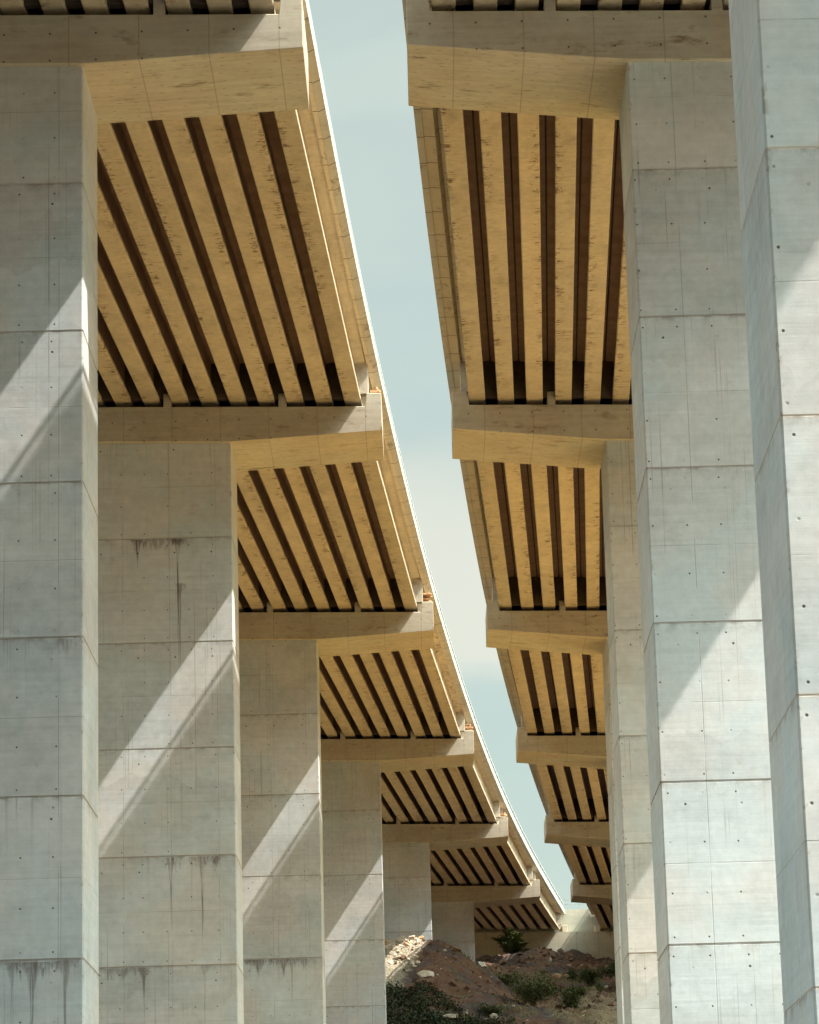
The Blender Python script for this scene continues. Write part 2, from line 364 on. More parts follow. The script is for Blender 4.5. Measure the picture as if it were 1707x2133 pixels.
shaft_mats = {}
def make_pier(sg, Yp, zj, label, xin=None, stains=(), fine_joint=False):
    tip = (tipL if sg < 0 else tipR)(Yp); xi = xin if xin is not None else tip+sg*OVER; wid = W-2*OVER
    zc = zsh(Yp); g = min(ground_z(xi, Yp), ground_z(xi+sg*wid, Yp), ground_z(xi, Yp+SHT))-.6
    root = empty('bridge_pier', (xi+sg*wid/2, Yp, g))
    tag(root, label, 'bridge pier', 'piers of the left viaduct' if sg < 0 else 'piers of the right viaduct')
    # shaft with a real groove at every lift joint
    x0, x1 = (0., sg*wid) if sg > 0 else (sg*wid, 0.)
    top = zc-1.2-sg*FALL*OVER; jz = [zj-4*k for k in range(12) if zj-4*k > g+.3]
    mb = MB(); rings = [(top-zj, 0.)]
    for j in jz:
        rings += ([(j-zj+.018, 0.), (j-zj+.012, .006), (j-zj-.012, .006), (j-zj-.018, 0.)] if fine_joint else [(j-zj+.03, 0.), (j-zj+.02, .02), (j-zj-.026, .02), (j-zj-.036, 0.)])
    rings.append((g-zj, 0.))
    ch = .035
    for (z, i) in rings:
        a, b, c, d = x0+i, x1-i, i, SHT-i
        for p in ((a+ch, c), (b-ch, c), (b, c+ch), (b, d-ch), (b-ch, d), (a+ch, d), (a, d-ch), (a, c+ch)): mb.v.append((p[0], p[1], z)); mb.a.append(0)
    for k in range(len(rings)-1):
        for i in range(8): mb.f.append((k*8+i, k*8+(i+1) % 8, k*8+8+(i+1) % 8, k*8+8+i))
    mb.f.append(tuple(range(8))); e = (len(rings)-1)*8; mb.f.append(tuple(range(e, e+8)))
    key = (tuple(stains), fine_joint)
    if key not in shaft_mats: shaft_mats[key] = mat_shaft('shaft_concrete', stains, (.52, .36, .24) if fine_joint else (.27, .19, .13))
    rl = root.location
    mb.build('shaft', shaft_mats[key], root, (xi-rl.x, 0, zj-rl.z))
    # cap beam
    mb = MB(); mb.prism_y(cap_profile(sg), [0, CAPD])
    cl = (tip-rl.x, -PROUD, zc-rl.z)
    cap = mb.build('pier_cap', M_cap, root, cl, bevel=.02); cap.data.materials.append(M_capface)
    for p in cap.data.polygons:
        if abs(p.normal.z) < .6: p.material_index = 1  # upright faces get a duller copy, shade put into the colour
    for u0 in (3.6, 7.96, 12.32, 16.68):                       # blocks that keep the girders from sliding sideways
        s = MB(); a, b = sorted((sg*u0, sg*(u0+.3))); z0 = -sg*FALL*(u0+.15)
        s.box(a, b, .004, .62, z0-.1, z0+.52); s.build('stop_block', M_capface, cap, (0, 0, 0), bevel=.015)
    pad = None
    for k in range(17):
        u = 1.02+1.09*k
        if pad is None:
            s = MB(); s.box(-.2, .2, 1.1, 1.5, -.01, .245); pad = s.build('bearing', M_pad, cap, (sg*u, 0, -sg*FALL*u)); pp = pad
        else: copy_part(pp, cap, (sg*u, 0, -sg*FALL*u))
    return root

G_H = 1.65
def girder_profile():
    h = [(.315, 0.03), (.315, .17), (.11, .34), (.11, 1.45), (.14, 1.5), (.515, 1.53), (.515, G_H)]
    pr = [(-.285, 0.), (.285, 0.)]+h+[(-x, z) for x, z in h[::-1]]
    at = [-.9, .9]+[1.]*len(h)+[-1.]*len(h)
    return pr, at

def make_span(sg, Ya, Yb, label, last=False):
    tip = tipL if sg < 0 else tipR
    ya, yb = Ya+1.96, (Yb+1.96 if not last else Yb+1.2)
    ta, tb = tip(Ya), tip(Yb); za, zb = zsh(Ya), zsh(Yb)
    root = empty('deck_span', (ta+sg*W/2, ya, za+.25))
    tag(root, label, 'bridge deck', 'deck spans of the left viaduct' if sg < 0 else 'deck spans of the right viaduct')
    rl = root.location
    pr, at = girder_profile(); L = yb-ya-.06
    sx = (tb-ta)/L; sz = (zb-za)/L
    n = 14; ys = [L*i/n for i in range(n+1)]
    g0 = None
    for k in range(17):
        u = 1.02+1.09*k
        loc = (ta+sg*u-rl.x, .03, za+.25-sg*FALL*u-rl.z)
        if k in (0, 1, 16):
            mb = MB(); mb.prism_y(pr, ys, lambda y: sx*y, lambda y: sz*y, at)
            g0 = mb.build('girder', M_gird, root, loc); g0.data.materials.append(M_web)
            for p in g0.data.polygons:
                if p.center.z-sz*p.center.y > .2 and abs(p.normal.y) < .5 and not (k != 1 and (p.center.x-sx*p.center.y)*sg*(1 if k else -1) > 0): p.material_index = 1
        else: copy_part(g0, root, loc)
    # end diaphragms, coloured dark for the deep shade there, reach a little past the outer girders
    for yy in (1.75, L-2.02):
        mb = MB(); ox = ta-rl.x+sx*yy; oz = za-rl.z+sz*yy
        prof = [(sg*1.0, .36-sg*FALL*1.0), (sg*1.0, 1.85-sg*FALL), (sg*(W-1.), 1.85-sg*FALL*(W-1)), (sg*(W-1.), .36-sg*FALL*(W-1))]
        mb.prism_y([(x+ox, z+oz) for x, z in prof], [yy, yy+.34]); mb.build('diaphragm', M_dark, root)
        for u0 in (.40, W-1.0):
            mb = MB(); a, b = sorted((sg*u0, sg*(u0+.6)))
            mb.box(a+ox, b+ox, yy-.02, yy+.36, .55+oz-sg*FALL*u0, 1.88+oz-sg*FALL*u0); mb.build('diaphragm_end', M_greyblock, root, bevel=.02)
    # deck parts follow the curve
    m = 16; yw = [ya+(yb-ya)*i/m for i in range(m+1)]
    def fx(y): return tip(y+rl.y-1.96)-rl.x
    def fz(y): return zsh(y+rl.y-1.96)-rl.z
    yl = [y-rl.y for y in yw]
    def strip(name, pts, mat, parent=root, b=0):
        mb = MB(); mb.prism_y([(sg*u, z-sg*FALL*u) for u, z in pts], yl, fx, fz); return mb.build(name, mat, parent)
    strip('deck_slab', [(.62, 1.91), (W-.62, 1.91), (W-.62, 2.12), (.62, 2.12)], M_dark)  # soffit coloured dark to deepen the shade between the flanges
    strip('road_surface', [(.75, 2.124), (W-.75, 2.124), (W-.75, 2.19), (.75, 2.19)], M_asph)
    hb = 2.3 if sg > 0 else 2.24
    e = -.13 if sg > 0 else .05
    for inner in (True, False):
        q = (lambda u: u) if inner else (lambda u: W-u)
        strip('edge_panel', [(q(e+.23), 1.72), (q(.44), 1.70), (q(.44), 1.8), (q(.6), 2.06), (q(e+.23), 2.06)], M_panel)
        strip('edge_beam', [(q(e), 1.69 if sg > 0 else 1.8), (q(e+.226), 1.69), (q(e+.226), hb-.02), (q(e+.2), hb), (q(e+.03), hb), (q(e), hb-.03)], M_edge)
        rail = strip('railing', [(q(e+.07), hb+.48), (q(e+.17), hb+.48), (q(e+.17), hb+.62), (q(e+.07), hb+.62)], M_steel)
        mb = MB(); mb.prism_y([(sg*u, z-sg*FALL*u) for u, z in [(q(e+.1), hb+.22), (q(e+.14), hb+.22), (q(e+.14), hb+.27), (q(e+.1), hb+.27)]], yl, fx, fz)
        mb.build('lower_rail', M_steel, rail)
        s = MB(); s.box(-.035, .035, -.04, .04, -.01, .5); p0 = None
        k = 0; y = 1.2
        while y < yb-ya-.5:
            uu = q(e+.12); lc = (fx(y)+sg*uu, y, fz(y)+hb-sg*FALL*uu)
            if p0 is None: p0 = s.build('post', M_steel, rail, lc)
            else: copy_part(p0, rail, lc)
            y += 2.4
    return root

# left row
YL = [.4, 39.2, 77.93, 116.49, 155.3, 195.7, 235.5, 274.5, 312.5]
pl = [None,
      ('concrete pier outside the left edge of the photo, beside the viewpoint', 28.7, None, ()),
      ('tall concrete pier nearest on the left, cut off by the left edge of the photo', 28.95, -8.21, ((-1.25, -20.05, .42, 3.4, .8), (-.45, -20.02, .30, 3.2, .6), (-1.75, -20.02, .18, 2., .45), (-.42, -12.05, .22, .5, .5))),
      ('second left pier, long dark drip running down from its upper joint', 29.03, -6.68, ((-3.55, -.03, .28, 1.1, .9), (-2.05, -.03, .26, 4.9, .95), (-2.8, -.03, .5, .5, .5), (-1.98, -1.75, .16, 3.4, .7), (-2.4, -12.03, .30, 2.5, .75), (-1.25, -12.03, .42, 3.6, .8), (-.75, -12.03, .16, .6, .7), (-4.2, -16.03, .5, .5, .6), (-3.4, -16.03, .24, 2.2, .7), (-1.2, -16.03, .12, 3., .4))),
      ('third left pier, a row of dark drips under its lowest visible joint', 29.6, -4.78, ((-3.1, -12.03, .7, .9, .8), (-1.9, -12.03, .5, 1.0, .8), (-.9, -12.03, .4, .6, .6), (-1.5, -12.03, .2, 2.4, .5))),
      ('fourth left pier, with a sunlit streak above the top of the left earth mound', 31.16, -2.25, ()),
      ('fifth left pier, standing right behind the sunlit rubble', 32.4, .83, ()),
      ('sixth left pier, last before the end wall, rising behind the brown earth mound', 32.1, 4.59, ())]
for i, p in enumerate(pl):
    if p: make_pier(-1, YL[i], p[1], p[0], p[2], p[3])
YR = [4.4, 43.28, 77.93, 116.55, 155.4, 195., 235., 274.5, 312.5]
prr = [None,
       ('huge bright pier nearest on the right, running off the right edge of frame', 16.32+12, 5.25),
       ('second right pier, tall grey one with its whole cap beam showing at the top', 28.9, 5.99),
       ('third right pier, a thin slice left of the tall grey right pier', 29.05, 7.5),
       ('fourth right pier, a sliver behind the third right pier', 29.69, 9.58),
       ('fifth right pier, hidden but for its cap beam end against the sky', 31.2, None),
       ('sixth right pier, its short cap beam end hanging in the narrowing sky', 32.3, None),
       ('farthest right pier, its small cap beam end just above the end wall', 32.2, None)]
for i, p in enumerate(prr):
    if p: make_pier(1, YR[i], p[1], p[0], p[2], (), i == 1)

sl = ['left deck span above and behind the viewpoint', 'left deck span cut by the top edge of frame, over the nearest left cap beam',
      'largest visible left deck span, between the first and second left piers', 'left deck span between the second and third left piers',
      'left deck span between the third and fourth left piers', 'left deck span between the fourth and fifth left piers',
      'left deck span between the fifth and sixth left piers', 'farthest left deck span, landing on the end wall above the small tree']
for i in range(8): make_span(-1, YL[i], YL[i+1], sl[i], last=(i == 7))
sr = ['right deck span above and behind the viewpoint', 'right deck span cut by the top edge of frame, over the highest right cap',
      'largest visible right deck span, below the highest right cap beam', 'right deck span second in size, below the second right cap beam',
      'right deck span below the third right cap beam from the top', 'right deck span below the fourth right cap beam from the top',
      'right deck span below the fifth right cap beam from the top', 'farthest right deck span, landing on the end wall']
for i in range(8): make_span(1, YR[i], YR[i+1], sr[i], last=(i == 7))

# end wall
ab = tag(empty('abutment', (12, 312.5, 30)), 'long concrete end wall, partly in sun, above the slope where both decks land', 'retaining wall')
M_ab = mat_shaft('abutment_concrete', ((4.5, -.05, .7, 1.2, .7), (5.2, -.05, .5, 2.0, .6), (3.3, -.05, .2, 4.5, .6), (1.2, -.05, .12, 4.5, .5)), (.22, .15, .1), (.36, .34, .285))
mb = MB(); mb.prism_y([(-32, -9), (-32, .48), (30, -.72), (30, -9)], [0, 4]); mb.build('bearing_wall', M_ab, ab, (2.0, 0, 37.42-30))
mb = MB(); mb.box(-32, 30, 1.3, 1.9, -2, 2.3); mb.build('back_wall', M_ab, ab, (2.0, 0, 37.30-30))
for tx in (tipL(312.5), tipR(312.5)):
    s = -1 if tx < 15.5 else 1
    mb = MB(); a, b = sorted((tx-12, tx-12+s*.5)); mb.box(a, b, .1, 1.296, 6.9, 7.85 if s > 0 else 7.95); mb.build('end_upstand', M_cap, ab, bevel=.02)
rl_ = MB(); rl_.box(2.0, 5.4, 1.55, 1.62, 10.55, 10.62); rl_.box(2., 5.4, 1.56, 1.61, 10.1, 10.15)
for k in range(3): rl_.box(2.3+k*1.3, 2.36+k*1.3, 1.56, 1.62, 9.58, 10.6)
rl_.build('guard_rail', M_steel, ab)

# ------------------------------------------------------------------ ground
def frange(a, b, s):
    n = max(1, round((b-a)/s)); return [a+(b-a)*i/n for i in range(n)]
gx = frange(-1600, -320, 160)+frange(-320, -60, 20)+frange(-60, -6, 6)+frange(-6, 22, .2)+frange(22, 60, 5)+frange(60, 360, 20)+frange(360, 1600, 155)+[1600]
gy = frange(-900, -440, 115)+frange(-440, 110, 22)+frange(110, 196, 7)+frange(196, 202, .6)+frange(202, 292, .28)+frange(292, 314, .8)+frange(314, 322, .8)+frange(322, 2200, 250)+[2200]
mb = MB()
for y in gy:
    for x in gx: mb.v.append((x, y, ground_z(x, y)))
nx_ = len(gx)
for j in range(len(gy)-1):
    for i in range(nx_-1): mb.f.append((j*nx_+i, j*nx_+i+1, (j+1)*nx_+i+1, (j+1)*nx_+i))
me = bpy.data.meshes.new('ground'); me.from_pydata(mb.v, [], mb.f)
for p in me.polygons: p.use_smooth = True
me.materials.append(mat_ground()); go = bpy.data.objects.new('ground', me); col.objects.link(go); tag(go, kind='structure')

# ------------------------------------------------------------------ rocks, rubbish, plants
def rock(name, X, Y, sx, sy, sz, mat, label, cat='rock', group=None, seed=0, sink=.3, rz=0., tilt=0., sub=3):
    bm = bmesh.new(); bmesh.ops.create_icosphere(bm, subdivisions=sub, radius=1)
    r_ = random.Random(seed); o_ = Vector((r_.uniform(-50, 50), r_.uniform(-50, 50), r_.uniform(-50, 50)))
    cuts = [(Vector((r_.gauss(0, 1), r_.gauss(0, 1), r_.gauss(0, 1))).normalized(), r_.uniform(.5, .8)) for _ in range(9)]
    for v in bm.verts:
        p = v.co.copy()
        for nn, d in cuts:
            k = p.dot(nn)
            if k > d: p -= nn*(k-d)*.9
        p *= 1+.10*mnoise.noise(p*2.3+o_)
        v.co = Vector((p.x*sx, p.y*sy, p.z*sz))
    me = bpy.data.meshes.new(name); bm.to_mesh(me); bm.free(); me.materials.append(mat)
    o = bpy.data.objects.new(name, me); col.objects.link(o)
    o.location = (X, Y, ground_z(X, Y)+sz*(1-2*sink)); o.rotation_euler = (tilt, tilt*.6, rz)
    return tag(o, label, cat, group)

rock('boulder', .35, 221.0, .85, .6, .42, M_rock, 'large flat pale boulder in the shade just below the sunlit rubble', seed=3, sink=.35, rz=.3, tilt=.12)
g = 'rubble stones on the sunlit bank'
rub = [(-1.35, 229.0, .42, .3, .25, M_rock, 'tilted slab of pale rubble, highest of the sunlit heap beside the fourth left pier', .5),
       (-2.05, 227.5, .38, .3, .30, M_rock, 'white squarish rubble block left of the tilted slab', .1),
       (-2.5, 228.2, .36, .32, .3, M_rock2, 'dark ochre rubble stone against the fourth left pier', .2),
       (-.6, 229.2, .40, .26, .22, M_rock, 'long pale rubble block right of the tilted slab', .15),
       (.0, 229.6, .26, .24, .22, M_rock2, 'brownish stone at the sunlit edge of the mound crest', .2),
       (.32, 229.9, .2, .2, .2, M_rock2, 'small dark stone on the mound crest in front of the fifth left pier', .1),
       (-1.0, 226.6, .3, .25, .18, M_rock2, 'grey brown stone lying in the middle of the sunlit rubble', .25),
       (-1.55, 224.6, .5, .36, .2, M_rock, 'broad flat pale slab lowest in the sunlit rubble', .15)]
for i, (x, y, a, b, c_, m_, lb, tl) in enumerate(rub): rock('rubble_stone', x, y, a, b, c_, m_, lb, 'rubble', g, seed=20+i, sink=.22, rz=i*1.3, tilt=tl, sub=2)
rock('ochre_stone', 10.65, 254., .42, .3, .26, M_rock2, 'ochre stone at the foot of the red bank, left one of the pair', 'rock', 'pair of ochre stones', seed=41, sink=.2, sub=2)
rock('ochre_stone', 11.4, 254.1, .36, .3, .34, M_rock2, 'pale ochre stone at the foot of the red bank, right one of the pair', 'rock', 'pair of ochre stones', seed=42, sink=.2, rz=1., sub=2)
rock('pale_slab', 1.8, 206.9, .55, .3, .22, M_rock, 'whitish slab at the bottom edge of the photo, among dark ground cover', 'rock', seed=51, sink=.25)
rock('pale_slab', 4.5, 207.6, .40, .3, .26, M_rock, 'pale stone at the bottom edge below the purple grey slope', 'rock', seed=52, sink=.25, rz=.8)
rock('pale_stone', 11.1, 276., .18, .2, .3, M_rock, 'small upright pale stone on the crest below the end wall', 'rock', seed=53, sink=.2, sub=2)
rock('pale_stone', 13.6, 237.9, .2, .2, .16, M_white, 'small white stone on the sandy slope close to the right piers', 'rock', seed=54, sink=.2, sub=2)
# crumpled white sheet
mb = MB(); r_ = random.Random(5)
for j in range(6):
    for i in range(5): mb.v.append((i*.1-.2+r_.uniform(-.03, .03)+j*.05, r_.uniform(-.05, .05), .36-j*.085+r_.uniform(-.03, .05))); mb.a.append(0)
for j in range(5):
    for i in range(4): mb.f.append((j*5+i, j*5+i+1, j*5+6+i, j*5+5+i))
o = mb.build('plastic_sheet', M_white, None, (4.2, 227.9, ground_z(4.2, 227.9)+.1)); o.rotation_euler = (-.5, 0, 0)
tag(o, 'scrap of white plastic sheet lying on the purple grey side of the mound', 'rubbish')
# hose lying over the mound
cu = bpy.data.curves.new('hose', 'CURVE'); cu.dimensions = '3D'; cu.bevel_depth = .035; cu.bevel_resolution = 2
sp = cu.splines.new('POLY'); pts = []
for k in range(26):
    t_ = k/25; X = .5+2.9*t_; Y = 217.2-1.6*t_+.4*math.sin(t_*7); pts.append((X, Y, ground_z(X, Y)+.06))
sp.points.add(len(pts)-1)
for p, q in zip(sp.points, pts): p.co = (*q, 1)
cu.materials.append(M_cable); ho = bpy.data.objects.new('hose', cu); col.objects.link(ho)
dg = bpy.context.evaluated_depsgraph_get(); me = bpy.data.meshes.new_from_object(ho.evaluated_get(dg)); bpy.data.objects.remove(ho)
ho = bpy.data.objects.new('hose', me); col.objects.link(ho); tag(ho, 'thin dark hose trailing across the mound below the flat boulder', 'hose')
# loose stones: nobody could count them
mb = MB(); r_ = random.Random(11)
for k in range(650):
    X = r_.uniform(-3, 19); Y = r_.uniform(203, 292); s = .035+.13*r_.random()**4; z = ground_z(X, Y)
    rot = Matrix.Rotation(r_.uniform(0, 6), 3, 'Z') @ Matrix.Rotation(r_.uniform(-.6, .6), 3, 'X')
    mb.obox((X, Y, z+s*.2), s*r_.uniform(1.2, 2.4), s*1.5, s, rot)
def clods(n, x0, x1, y0, y1, s0, s1, mat, name, label, seed):
    mb = MB(); r_ = random.Random(seed)
    for k in range(n):
        X = r_.uniform(x0, x1); Y = r_.uniform(y0, y1); s_ = s0+(s1-s0)*r_.random()**3; z = ground_z(X, Y)
        rot = Matrix.Rotation(r_.uniform(0, 6), 3, 'Z') @ Matrix.Rotation(r_.uniform(-1, 1), 3, 'X') @ Matrix.Rotation(r_.uniform(-1, 1), 3, 'Y')
        mb.obox((X, Y, z+s_*.12), s_*r_.uniform(1., 1.8), s_*r_.uniform(.8, 1.3), s_*r_.uniform(.6, 1.), rot)
    o = mb.build(name, mat, bevel=.02); tag(o, label, 'soil', kind='stuff'); return o
clods(2600, -1.5, 19, 216, 292, .07, .42, M_clod, 'earth_clods', 'brown clods of dug earth lying over the mounds', 91)
clods(300, -4, -.1, 223.5, 231, .06, .34, M_rock, 'broken_rubble', 'pale broken rubble over the sunlit left end of the mound', 92)
o = mb.build('scattered_stones', M_rock, bevel=.012); tag(o, kind='stuff', label='scattered small stones and clods over the earth slope', cat='stones')

def leaf(mb, p, d, ln, w, up):
    d = d.normalized(); s = d.cross(up)
    if s.length < .05: s = Vector((1, 0, 0))
    s = s.normalized()*w*.5; b = len(mb.v); m = p+d*ln*.5+up*ln*.06
    mb.v += [tuple(p), tuple(m-s), tuple(p+d*ln), tuple(m+s)]; mb.a += [0]*4
    mb.f.append((b, b+1, b+2, b+3))

M_l1 = mat_leaf('dark_leaf', (.03, .05, .018), (.11, .14, .045)); M_l2 = mat_leaf('olive_leaf', (.04, .055, .02), (.15, .16, .06)); M_l3 = mat_leaf('ground_leaf', (.022, .036, .016), (.06, .075, .028))
def bush(name, X, Y, rx, ry, h, n, mat, label, seed, cat='shrub', frond=False, lf=.16):
    r_ = random.Random(seed); z = ground_z(X, Y)-.05
    root = empty(name, (X, Y, z)); tag(root, label, cat)
    st = MB(); fo = MB(); tips = []
    nb = 11 if frond else 16
    for k in range(nb):
        a = r_.uniform(0, 6.28); rr = r_.uniform(.25, 1.); e = Vector((math.cos(a)*rx*rr, math.sin(a)*ry*rr, h*(r_.uniform(.55, 1.) if not frond else r_.uniform(.35, 1.)*(1.15-.45*rr))))
        c_ = Vector((e.x*.35, e.y*.35, e.z*.75)); pv = Vector((r_.uniform(-.1, .1), r_.uniform(-.1, .1), 0)); prev = None
        for i in range(1, 9):
            t_ = i/8; q = c_*2*t_*(1-t_)+e*t_*t_
            d = q-pv; L_ = d.length
            rot = d.to_track_quat('Z', 'Y').to_matrix(); th_ = .05*h*.3*(1-t_*.8)+.008
            st.obox((pv+q)/2, th_, th_, L_*1.05, rot)
            if i > 2: tips.append((q.copy(), d.normalized()))
            pv = q
    if frond:
        for q, d in tips:
            for _ in range(max(1, n//len(tips))):
                a = r_.uniform(0, 6.28); dd = (d*.6+Vector((math.cos(a), math.sin(a), r_.uniform(-.5, .2)))).normalized()
                leaf(fo, q+d*r_.uniform(-.15, .15), dd, lf*r_.uniform(1.2, 2.6), lf*.45, Vector((0, 0, 1)))
    else:
        cl = [tips[r_.randrange(len(tips))][0]+Vector((r_.gauss(0, .12*rx), r_.gauss(0, .12*ry), r_.gauss(0, .08*h))) for _ in range(46)]
        for _ in range(n):
            q = cl[r_.randrange(len(cl))]; s = .10*(rx+h*.5)
            p = q+Vector((r_.gauss(0, s), r_.gauss(0, s), r_.gauss(0, s*.7)))
            if p.z < .02: p.z = r_.uniform(.02, .3)
            leaf(fo, p, Vector((r_.gauss(0, 1), r_.gauss(0, 1), r_.gauss(0, .6))), lf*r_.uniform(.6, 1.4), lf*.6, Vector((r_.gauss(0, .5), r_.gauss(0, .5), 1)).normalized())
    st.build('stem', M_bark, root); fo.build('foliage', mat, root)
    return root

bush('young_tree', 7.75, 282, 1.45, 1.2, 2.7, 1500, M_l1, 'young dark tree with drooping fronds standing in front of the end wall', 1, 'tree', frond=True, lf=.3)
bush('shrub', 7.4, 217.5, 1.9, 1.5, 2.3, 5200, M_l2, 'widest dark green shrub in the middle of the slope', 2)
bush('shrub', 10.1, 221, 1.0, .9, 1.7, 2400, M_l1, 'round dark shrub at the left edge of the sandy patch', 3)
bush('shrub', 12.4, 238, 1.15, 1.0, 1.5, 1800, M_l1, 'airy dark shrub above the sandy patch, right of the ochre stones', 4)
bush('shrub', 12.55, 227.2, .35, .35, 1.15, 260, M_l1, 'small slender shrub alone on the sand close to the right piers', 5, lf=.13)
bush('shrub', 11.6, 247.5, .6, .6, .95, 700, M_l1, 'small shrub between the ochre stones and the airy shrub', 6)
bush('shrub', 6.2, 228, 1.3, .9, .9, 1300, M_l2, 'low shrub at the foot of the red bank, left of the widest shrub', 7)
bush('shrub', 4.8, 213.5, 1.3, 1.0, .7, 1200, M_l2, 'low green weeds at the foot of the purple grey slope', 8, 'weeds')
bush('shrub', 14.8, 251, .9, .8, 1.2, 1000, M_l1, 'dark shrub half hidden behind the right piers', 9)
bush('shrub', 14.9, 318, 1.2, .8, 1.7, 900, M_l2, 'tuft of pale green growth showing above the end wall between the decks', 10, lf=.2)
# creeping ground cover in the lower left of the slope
fo = MB(); r_ = random.Random(77)
for _ in range(30000):
    X = r_.uniform(-4, 6.5); Y = r_.uniform(200.5, 219)
    k = mnoise.noise(Vector((X*.55, Y*.55, 3)))+.35*mnoise.noise(Vector((X*1.7, Y*1.7, 8)))
    lim = .0+.5*sstep(-.5, 3.4, X-.22*(Y-205)*-1-1.0)
    if X > 3.5: lim += .12
    if X-1.2+.42*(Y-213) > 1.5 and Y > 208: continue
    if k < lim-.6: continue
    p = Vector((X, Y, ground_z(X, Y)+r_.random()**2*.45))
    leaf(fo, p, Vector((r_.gauss(0, 1), r_.gauss(0, 1), r_.gauss(.2, .6))), r_.uniform(.12, .27), .13, Vector((0, 0, 1)))
o = fo.build('ground_cover', M_l3); tag(o, 'dark creeping ground cover over the shaded lower left of the slope', 'ground cover', kind='stuff')
# thin dry weeds on the sand and slope
fo = MB(); r_ = random.Random(78)
for _ in range(2600):
    X = r_.uniform(2, 17); Y = r_.uniform(202, 262); k = mnoise.noise(Vector((X*.35, Y*.2, 13)))
    if k < .02: continue
    for q in range(3):
        p = Vector((X+r_.gauss(0, .1), Y+r_.gauss(0, .1), ground_z(X, Y)-.02)); leaf(fo, p, Vector((r_.gauss(0, .4), r_.gauss(0, .4), 1)), r_.uniform(.15, .5), .05, Vector((0, 1, 0)))
o = fo.build('dry_weeds', mat_leaf('dry_weed', (.10, .10, .04), (.24, .2, .1))); tag(o, 'thin dry weeds scattered over the slope', 'weeds', kind='stuff')

# loose timber left on the cap ends of the left row
def timber(sg, i, k, label):
    tip = tipL if sg < 0 else tipR; Yp = (YL if sg < 0 else YR)[i]; z = zsh(Yp)+.52; tx = tip(Yp); r_ = random.Random(i*7+(sg+1))
    mb = MB(); zz = z
    for q in range(k):
        h = r_.uniform(.05, .10); rot = Matrix.Rotation(r_.uniform(-.5, .5), 3, 'Z')
        mb.obox((tx+sg*.28+r_.uniform(-.04, .04), Yp+.5+r_.uniform(-.05, .2), zz+h/2+.002), r_.uniform(.3, .5), r_.uniform(.3, .9), h, rot); zz += h+.004
        if q % 2 == 0:
            mb.obox((tx+sg*.2, Yp+.5, zz+.05), .09, .2, .1, rot); zz += .102
    o = mb.build('timber_offcuts', M_timber); tag(o, label, 'timber', 'timber left on cap beam ends')
timber(-1, 3, 3, 'timber offcuts on the cap end of the second left pier')
timber(-1, 4, 5, 'tallest stack of reddish timber offcuts, on the cap end of the third left pier')
timber(-1, 5, 4, 'timber offcuts on the cap end of the fourth left pier')
timber(-1, 6, 3, 'timber offcuts on the cap end of the fifth left pier')

# ------------------------------------------------------------------ light, sky, camera
SUN = Vector((.68, -.20, 1.0)).normalized()
sd = bpy.data.lights.new('sun', 'SUN'); sd.energy = 3.3; sd.angle = R(.53); sd.color = (1., .92, .82)
so = bpy.data.objects.new('sun', sd); col.objects.link(so); so.rotation_euler = SUN.to_track_quat('Z', 'Y').to_euler()
so.location = (60, -20, 90)
w = bpy.data.worlds.new('World'); scene.world = w; w.use_nodes = True; nt = w.node_tree; nt.nodes.clear()
ow = nt.nodes.new('ShaderNodeOutputWorld'); bg = nt.nodes.new('ShaderNodeBackground'); sky = nt.nodes.new('ShaderNodeTexSky')
sky.sky_type = 'NISHITA'; sky.sun_disc = False; sky.sun_elevation = math.asin(SUN.z); sky.sun_rotation = math.atan2(SUN.x, SUN.y)
sky.air_density = 1.0; sky.dust_density = 2.5; sky.ozone_density = 1.0
# thin high cloud over the clear sky
tc = nt.nodes.new('ShaderNodeTexCoord'); mp = nt.nodes.new('ShaderNodeMapping'); mp.inputs['Scale'].default_value = (1., 1., 2.2)
nz = nt.nodes.new('ShaderNodeTexNoise'); nz.inputs['Scale'].default_value = 9.; nz.inputs['Detail'].default_value = 5.; nz.inputs['Roughness'].default_value = .5
nt.links.new(tc.outputs['Generated'], mp.inputs[0]); nt.links.new(mp.outputs[0], nz.inputs['Vector'])
rp = nt.nodes.new('ShaderNodeMapRange'); rp.interpolation_type = 'SMOOTHSTEP'
for k, v in enumerate((0, .40, .70, .60, .68)):
    if k: rp.inputs[k].default_value = v
nt.links.new(nz.outputs[0], rp.inputs[0])
mx = nt.nodes.new('ShaderNodeMix'); mx.data_type = 'RGBA'; mx.inputs[7].default_value = (6.3, 5.75, 5.6, 1)
cp = nt.nodes.new('ShaderNodeSeparateXYZ'); nt.links.new(tc.outputs['Generated'], cp.inputs[0])
def mrange(v, a, b, c, d):
    n = nt.nodes.new('ShaderNodeMapRange'); n.interpolation_type = 'SMOOTHSTEP'; nt.links.new(v, n.inputs[0])
    for k, x in enumerate((a, b, c, d)): n.inputs[k+1].default_value = x
    return n.outputs[0]
def m2(op, a, b):
    n = nt.nodes.new('ShaderNodeMath'); n.operation = op
    for k, x in enumerate((a, b)):
        if isinstance(x, float): n.inputs[k].default_value = x
        else: nt.links.new(x, n.inputs[k])
    return n.outputs[0]
zz = m2('ADD', cp.outputs[2], m2('MULTIPLY', m2('SUBTRACT', nz.outputs[0], .5), .06))
band = m2('MULTIPLY', mrange(zz, .195, .210, 0., .68), mrange(zz, .235, .275, 1., 0.))     # a bank of cream cloud low over the far end
puff = m2('MULTIPLY', mrange(zz, .32, .38, 0., .72), mrange(zz, .38, .44, 1., 0.))
nt.links.new(m2('MAXIMUM', puff, rp.outputs[0]), mx.inputs[0])
mb_ = nt.nodes.new('ShaderNodeMix'); mb_.data_type = 'RGBA'; mb_.inputs[7].default_value = (7.3, 5.85, 5.7, 1)
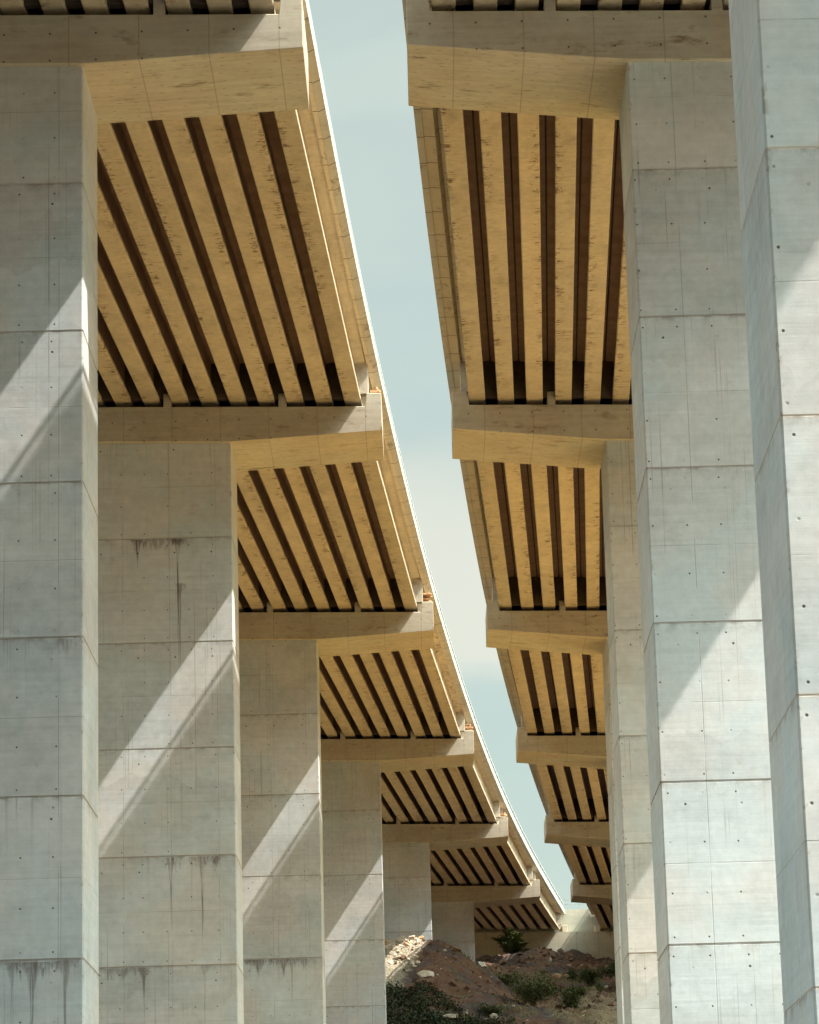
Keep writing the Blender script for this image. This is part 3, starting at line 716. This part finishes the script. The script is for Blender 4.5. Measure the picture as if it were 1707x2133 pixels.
nt.links.new(band, mb_.inputs[0]); nt.links.new(mx.outputs[2], mb_.inputs[6]); nt.links.new(sky.outputs[0], mx.inputs[6])
tn = nt.nodes.new('ShaderNodeMix'); tn.data_type = 'RGBA'; tn.blend_type = 'MULTIPLY'; tn.inputs[0].default_value = 1.; tn.inputs[7].default_value = (.885, 1.09, .965, 1)
dt = nt.nodes.new('ShaderNodeVectorMath'); dt.operation = 'DOT_PRODUCT'; dt.inputs[1].default_value = tuple(SUN)
nm = nt.nodes.new('ShaderNodeVectorMath'); nm.operation = 'NORMALIZE'
nt.links.new(tc.outputs['Generated'], nm.inputs[0]); nt.links.new(nm.outputs[0], dt.inputs[0])
gl = nt.nodes.new('ShaderNodeMapRange'); gl.interpolation_type = 'SMOOTHSTEP'          # added sun-side sky glow, narrowed to light the right piers
for k, v in enumerate((0, .50, .93, .82, 6.3)):
    if k: gl.inputs[k].default_value = v
nt.links.new(dt.outputs['Value'], gl.inputs[0])
sc_ = nt.nodes.new('ShaderNodeVectorMath'); sc_.operation = 'SCALE'
d2 = nt.nodes.new('ShaderNodeVectorMath'); d2.operation = 'DOT_PRODUCT'; d2.inputs[1].default_value = tuple(Vector((-.9, .1, .44)).normalized())
nt.links.new(nm.outputs[0], d2.inputs[0]); g2 = nt.nodes.new('ShaderNodeMapRange'); g2.interpolation_type = 'SMOOTHSTEP'   # unseen bright lobe added on the left to light the right piers' sides
for k, v in enumerate((0, .70, .97, 0., 3.4)):
    if k: g2.inputs[k].default_value = v
nt.links.new(d2.outputs['Value'], g2.inputs[0]); sm = nt.nodes.new('ShaderNodeMath'); sm.operation = 'ADD'
nt.links.new(gl.outputs[0], sm.inputs[0]); nt.links.new(g2.outputs[0], sm.inputs[1])
nt.links.new(mb_.outputs[2], sc_.inputs[0]); nt.links.new(sm.outputs[0], sc_.inputs[3]); nt.links.new(sc_.outputs[0], tn.inputs[6]); nt.links.new(tn.outputs[2], bg.inputs[0]); nt.links.new(bg.outputs[0], ow.inputs[0]); bg.inputs[1].default_value = .05

cam = bpy.data.cameras.new('camera'); co = bpy.data.objects.new('camera', cam); col.objects.link(co); scene.camera = co
cam.sensor_fit = 'VERTICAL'; cam.sensor_height = 24; cam.lens = 24*6662.64/2133; cam.clip_end = 6000; cam.clip_start = .1
co.matrix_world = Matrix.Rotation(R(90+14.347), 4, 'X') @ Matrix.Rotation(-R(1.5327), 4, 'Z')

vs = scene.view_settings; vs.view_transform = 'Standard'; vs.look = 'None'; vs.exposure = 1.73; vs.gamma = 1; vs.use_curve_mapping = False
scene.render.engine = 'CYCLES'; scene.cycles.max_bounces = 8; scene.cycles.diffuse_bounces = 6
